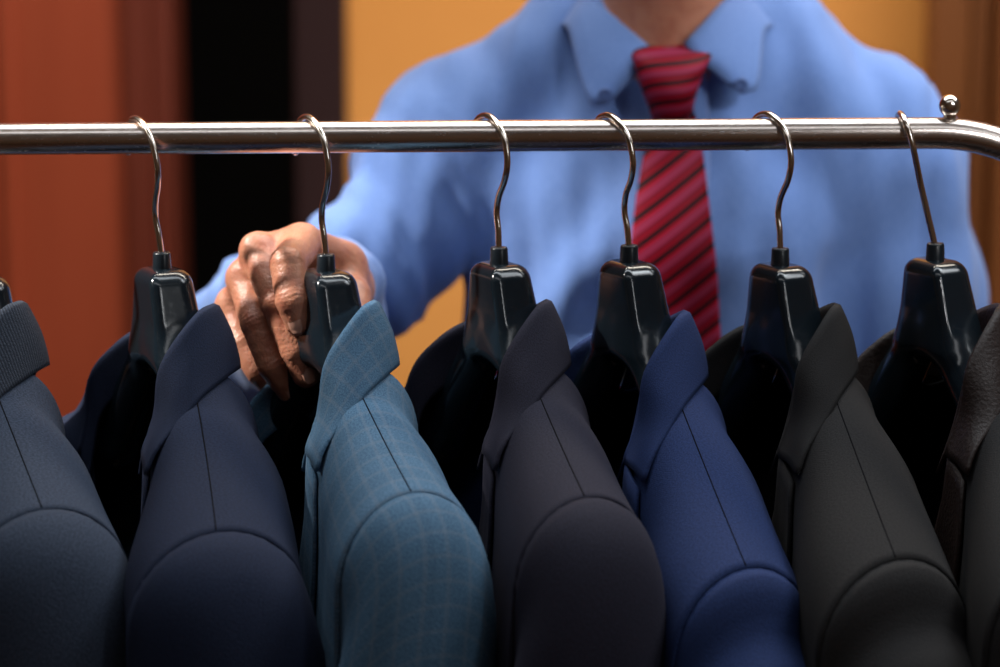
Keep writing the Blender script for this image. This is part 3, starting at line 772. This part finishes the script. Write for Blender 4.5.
rf = leaf([front(684, 44, .336), front(704, 22, .345), front(724, 0, .372), Vector((XC+.062, YB+.01, nk+.045)), Vector((XC+.045, YB+.045, nk+.052)), bk],
          [front(701, 62, .328), front(752, 95, .320), front(764, 30, .365), Vector((XC+.090, YB+.01, nk+.0)), Vector((XC+.062, YB+.066, nk-.002)), bl], 1)
bm_ = lathe('collar_button', [(0, 0), (.0052, 0), (.0056, .001), (.0048, .002), (.0035, .0014), (0, .0014)], 20)
for q in ((605, 94, .307), (741, 84, .309)):
    b = link('collar_button', bm_, M['blue_button'] if not bm_.materials else None, shirt); b.location = front(*q); b.rotation_euler = (pi/2+.2, 0, 0)
# placket and shirt buttons follow the chest
class _S: pass
def chest_y(x, z):
    lo, hi = .10, .42
    for _ in range(30):
        m_ = (lo+hi)/2
        if field(sh, np.array([[x, m_, z]]))[0] > 0: lo = m_
        else: hi = m_
    return lo
pl = []
for i in range(30):
    z = nk-.005-.50*i/29; xx = XC+.004*sin(i*.4); pl.append([Vector((xx+dx, chest_y(xx+dx*.9, z)-.0055+(abs(dx) > .018)*.004, z)) for dx in (-.020, -.0165, -.008, 0, .008, .0165, .020)])
o = link('placket', grid_mesh('placket', pl), M['shirt'], shirt); solidify(o, .002, 0)
# tie
def tiemesh(name, cl, cols, thick):
    rows = []
    for i, (cx, y, z, w) in enumerate(cols):
        rows.append([Vector((cx+w*.5*t, y-thick*(1-abs(t)**2.2), z)) for t in [k/8-1 for k in range(17)]])
    return rows
tpx = [(673, 112, 34), (674, 128, 42), (673, 160, 54), (672, 200, 66), (672, 240, 76), (673, 280, 84), (674, 330, 88), (675, 380, 92), (676, 440, 96), (677, 520, 100), (677, 600, 104), (677, 650, 70), (677, 690, 6)]
cols = []
for cx, py, w in tpx:
    y = .30
    for _ in range(6):
        q = P(cx, py, y); y = chest_y(q.x, q.z)-.012
    q = P(cx, py, y); cols.append((q.x, y, q.z, w*(y+D)/(F*.985)))
fine = catmull([(a, b, c) for a, b, c, d in cols], 90); ws = catmull([(d, c, 0) for a, b, c, d in cols], 90)
rows = tiemesh('tie', None, [(p.x, p.y, p.z, w.x) for p, w in zip(fine, ws)], .006)
tie = link('tie', grid_mesh('tie', rows, lambda i, j: (rows[i][j].x, rows[i][j].z)), M['tie'], man); solidify(tie, .004, 1)
kp = [(674, 48, 60, .330), (674, 52, 76, .316), (672, 64, 80, .303), (671, 80, 70, .297), (671, 95, 58, .295), (672, 110, 46, .297), (672, 120, 38, .301), (672, 126, 24, .310)]
kc = [(P(a, b, y_).x, y_+.0, P(a, b, y_).z, w*(y_+D)/(F*.985)) for a, b, w, y_ in kp]
kf = catmull([(a, b, c) for a, b, c, d in kc], 26); kw = catmull([(d, c, 0) for a, b, c, d in kc], 26); rings = []
for i, (p, w) in enumerate(zip(kf, kw)):
    ww = w.x/2; rings.append([Vector((p.x+ww*cos(a), p.y+.014+min(ww*.75, .016)*sin(a), p.z+.0015*sin(2*a))) for a in [2*pi*k/28 for k in range(28)]])
kn = link('knot', grid_mesh('knot', rings, lambda i, j: ((j/28)*.06 if j <= 28 else .06, kf[min(i, 25)].z*1.5), closed_v=True), M['tie'], tie)
# trousers, belt, shoes
tr = [Cone((XC, YB+.02, hips+.06), (XC, YB+.02, hips-.04), .145, .150, .04, (0, 1, 0), 1.35)]
for s_ in (-1, 1):
    tr += [Cone((XC+s_*.085, YB+.02, hips-.03), (XC+s_*.10, YB+.0, .47), .092, .070, .03), Cone((XC+s_*.10, YB, .47), (XC+s_*.115, YB+.02, .10), .068, .062, .03), Cone((XC+s_*.115, YB+.02, .10), (XC+s_*.115, YB+.015, .07), .060, .062, .01)]
FT = SNoise(8, .14, (1, 1, .4), 31)
trz = link('trousers', nets('trousers', tr, axis_coords(XC-.24, XC+.24, .008), axis_coords(YB-.16, YB+.2, .008), axis_coords(-.02, hips+.22, .008), disp=lambda p, g: .004*FT(p)), M['trousers'], man)
for s_ in (-1, 1):
    spr = [Cone((XC+s_*.115, YB+.05, .045), (XC+s_*.128, YB-.06, .042), .042, .040, .03), Cone((XC+s_*.128, YB-.06, .04), (XC+s_*.14, YB-.18, .034), .040, .032, .03, (0, 0, 1), 1.2), Cone((XC+s_*.115, YB+.04, .06), (XC+s_*.115, YB+.03, .10), .040, .040, .02)]
    cf = RBox((XC, YB, -.05), (.4, .5, .052), .002, .002); cf.neg = True; spr.append(cf)
    link('shoe', nets('shoe', spr, axis_coords(XC+s_*.128-.06, XC+s_*.128+.07, .005), axis_coords(YB-.24, YB+.12, .005), axis_coords(-.01, .16, .005)), M['leather'], man)

# ------------------------------------------------------------------ the room
def st_(name, me, mat, parent=None):
    o = link(name, me, mat, parent)
    if parent is None: o['kind'] = 'structure'
    return o
YW = 1.95
def X(px, y=YW): return P(px, 200, y).x
st_('floor', box('floor', (-3.2, -2.6, -.05), (2.6, 3.6, 0), 0), M['floor'])
st_('ceiling', box('ceiling', (-3.2, -2.6, 3.0), (2.6, 3.6, 3.05), 0), M['plaster'])
st_('wall_left', box('wall_left', (-3.2, -2.6, 0), (-3.1, 3.6, 3.0), 0), M['plaster'])
st_('wall_front', box('wall_front', (-3.1, -2.7, 0), (2.5, -2.6, 3.0), 0), M['plaster'])
st_('wall_right', box('wall_right', (2.5, -2.6, 0), (2.6, 3.6, 3.0), 0), M['plaster'])
d0, d1 = X(170), X(304)
st_('wall_back', join('wall_back', [box('a', (-3.1, YW, 0), (d0, YW+.12, 3.0), 0), box('b', (d1, YW, 0), (2.5, YW+.12, 3.0), 0), box('c', (d0, YW, 2.35), (d1, YW+.12, 3.0), 0)]), M['amber'])
# dark room beyond the doorway
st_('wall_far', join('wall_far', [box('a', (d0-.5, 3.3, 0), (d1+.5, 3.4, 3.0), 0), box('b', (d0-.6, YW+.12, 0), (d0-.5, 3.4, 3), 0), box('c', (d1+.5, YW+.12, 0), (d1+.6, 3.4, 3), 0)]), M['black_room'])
# doorway trim
st_('trim_1', join('t', [box('a', (X(132), YW-.05, 0), (X(158), YW, 2.42), .004), box('b', (X(157), YW-.035, 0), (X(178), YW+.125, 2.40), .006)]), M['dark_wood'])
st_('trim_2', join('t', [box('a', (X(298), YW-.04, 0), (X(349), YW+.02, 2.42), .004)]), M['post_wood'])
st_('trim_3', join('t', [box('a', (X(158), YW-.04, 2.35), (X(330), YW, 2.43), .004)]), M['dark_wood'])
# mahogany panelling left of the doorway
x0, x1 = -3.1, X(132)
pn = empty('wall_panel', ((x0+x1)/2, YW, 0)); tag(pn, 'red-brown mahogany wall panelling left of the dark doorway', 'wall panelling')
def part(name, me, mat, root):
    o = link(name, me, mat, root); o.location = (-root.location.x, -root.location.y, -root.location.z); return o
part('board', box('board', (x0, YW-.03, 0), (x1, YW, 2.9), .004), M['mahogany'], pn)
for a in (X(18), X(18)-.62, X(18)-1.24):
    part('batten', box('batten', (a-.014, YW-.040, 0), (a+.006, YW-.028, 2.9), .004), M['mahogany'], pn)
# brown timber screen to the right
sr = empty('timber_screen', ((X(930)+2.4)/2, YW-.1, 0)); tag(sr, 'dark brown timber screen of upright boards behind the man at the right edge', 'screen')
xx = X(906); k = 0
while xx < 2.3 and k < 30:
    wd = (.055, .03, .07)[k % 3]; dp = (.04, .02, .055)[k % 3]
    part('slat', box('slat', (xx, YW-.14-dp, 0), (xx+wd-.004, YW-.14, 2.9), .004), M['brown_wood'], sr); xx += wd; k += 1
part('rear_panel', box('rear_panel', (X(906), YW-.14, 0), (min(xx, 2.3), YW-.12, 2.9), .002), M['dark_wood'], sr)
# ------------------------------------------------------------------ light
def area(name, loc, target, size, energy, col, spot=None):
    l = bpy.data.lights.new(name, 'SPOT' if spot else 'AREA'); l.energy = energy; l.color = col
    if spot: l.spot_size = radians(spot); l.spot_blend = .5; l.shadow_soft_size = size
    else: l.shape = 'RECTANGLE'; l.size, l.size_y = size
    o = bpy.data.objects.new(name, l); C.objects.link(o); o.location = loc
    o.rotation_euler = (Vector(target)-Vector(loc)).to_track_quat('-Z', 'Y').to_euler(); return o
area('key_lamp', (-1.75, -.05, 2.75), (-.27, .16, 1.29), .04, 400, (1, .95, .88), spot=16)
area('overhead_softbox', (.15, .30, 2.9), (.15, .0, 1.2), (2.6, .6), 31, (.86, .94, 1))
area('strip_light', (.15, -1.15, 2.9), (.15, -.3, 1.2), (2.6, .28), 5, (.95, .97, 1))
area('softbox', (1.4, .25, 2.8), (.1, -.05, 1.25), (.9, .6), 14, (.9, .95, 1))
area('streak_softbox', (1.25, -1.35, 2.1), (.1, 0, 1.2), (.12, .7), 3.2, (.95, .98, 1))
area('shirt_fill_spot', (1.2, -2.1, 2.5), (.40, .4, 1.41), .22, 200, (.97, .98, 1), spot=13)  # added unseen spot, brightens the man's shirt while missing the jackets
area('wall_lamp', (.3, .95, 2.75), (0.2, 1.95, 1.1), (1.8, .25), 42, (1, .9, .76))
w = bpy.data.worlds.new('world'); sc.world = w; w.use_nodes = True
w.node_tree.nodes['Background'].inputs[0].default_value = (.5, .35, .25, 1); w.node_tree.nodes['Background'].inputs[1].default_value = .03
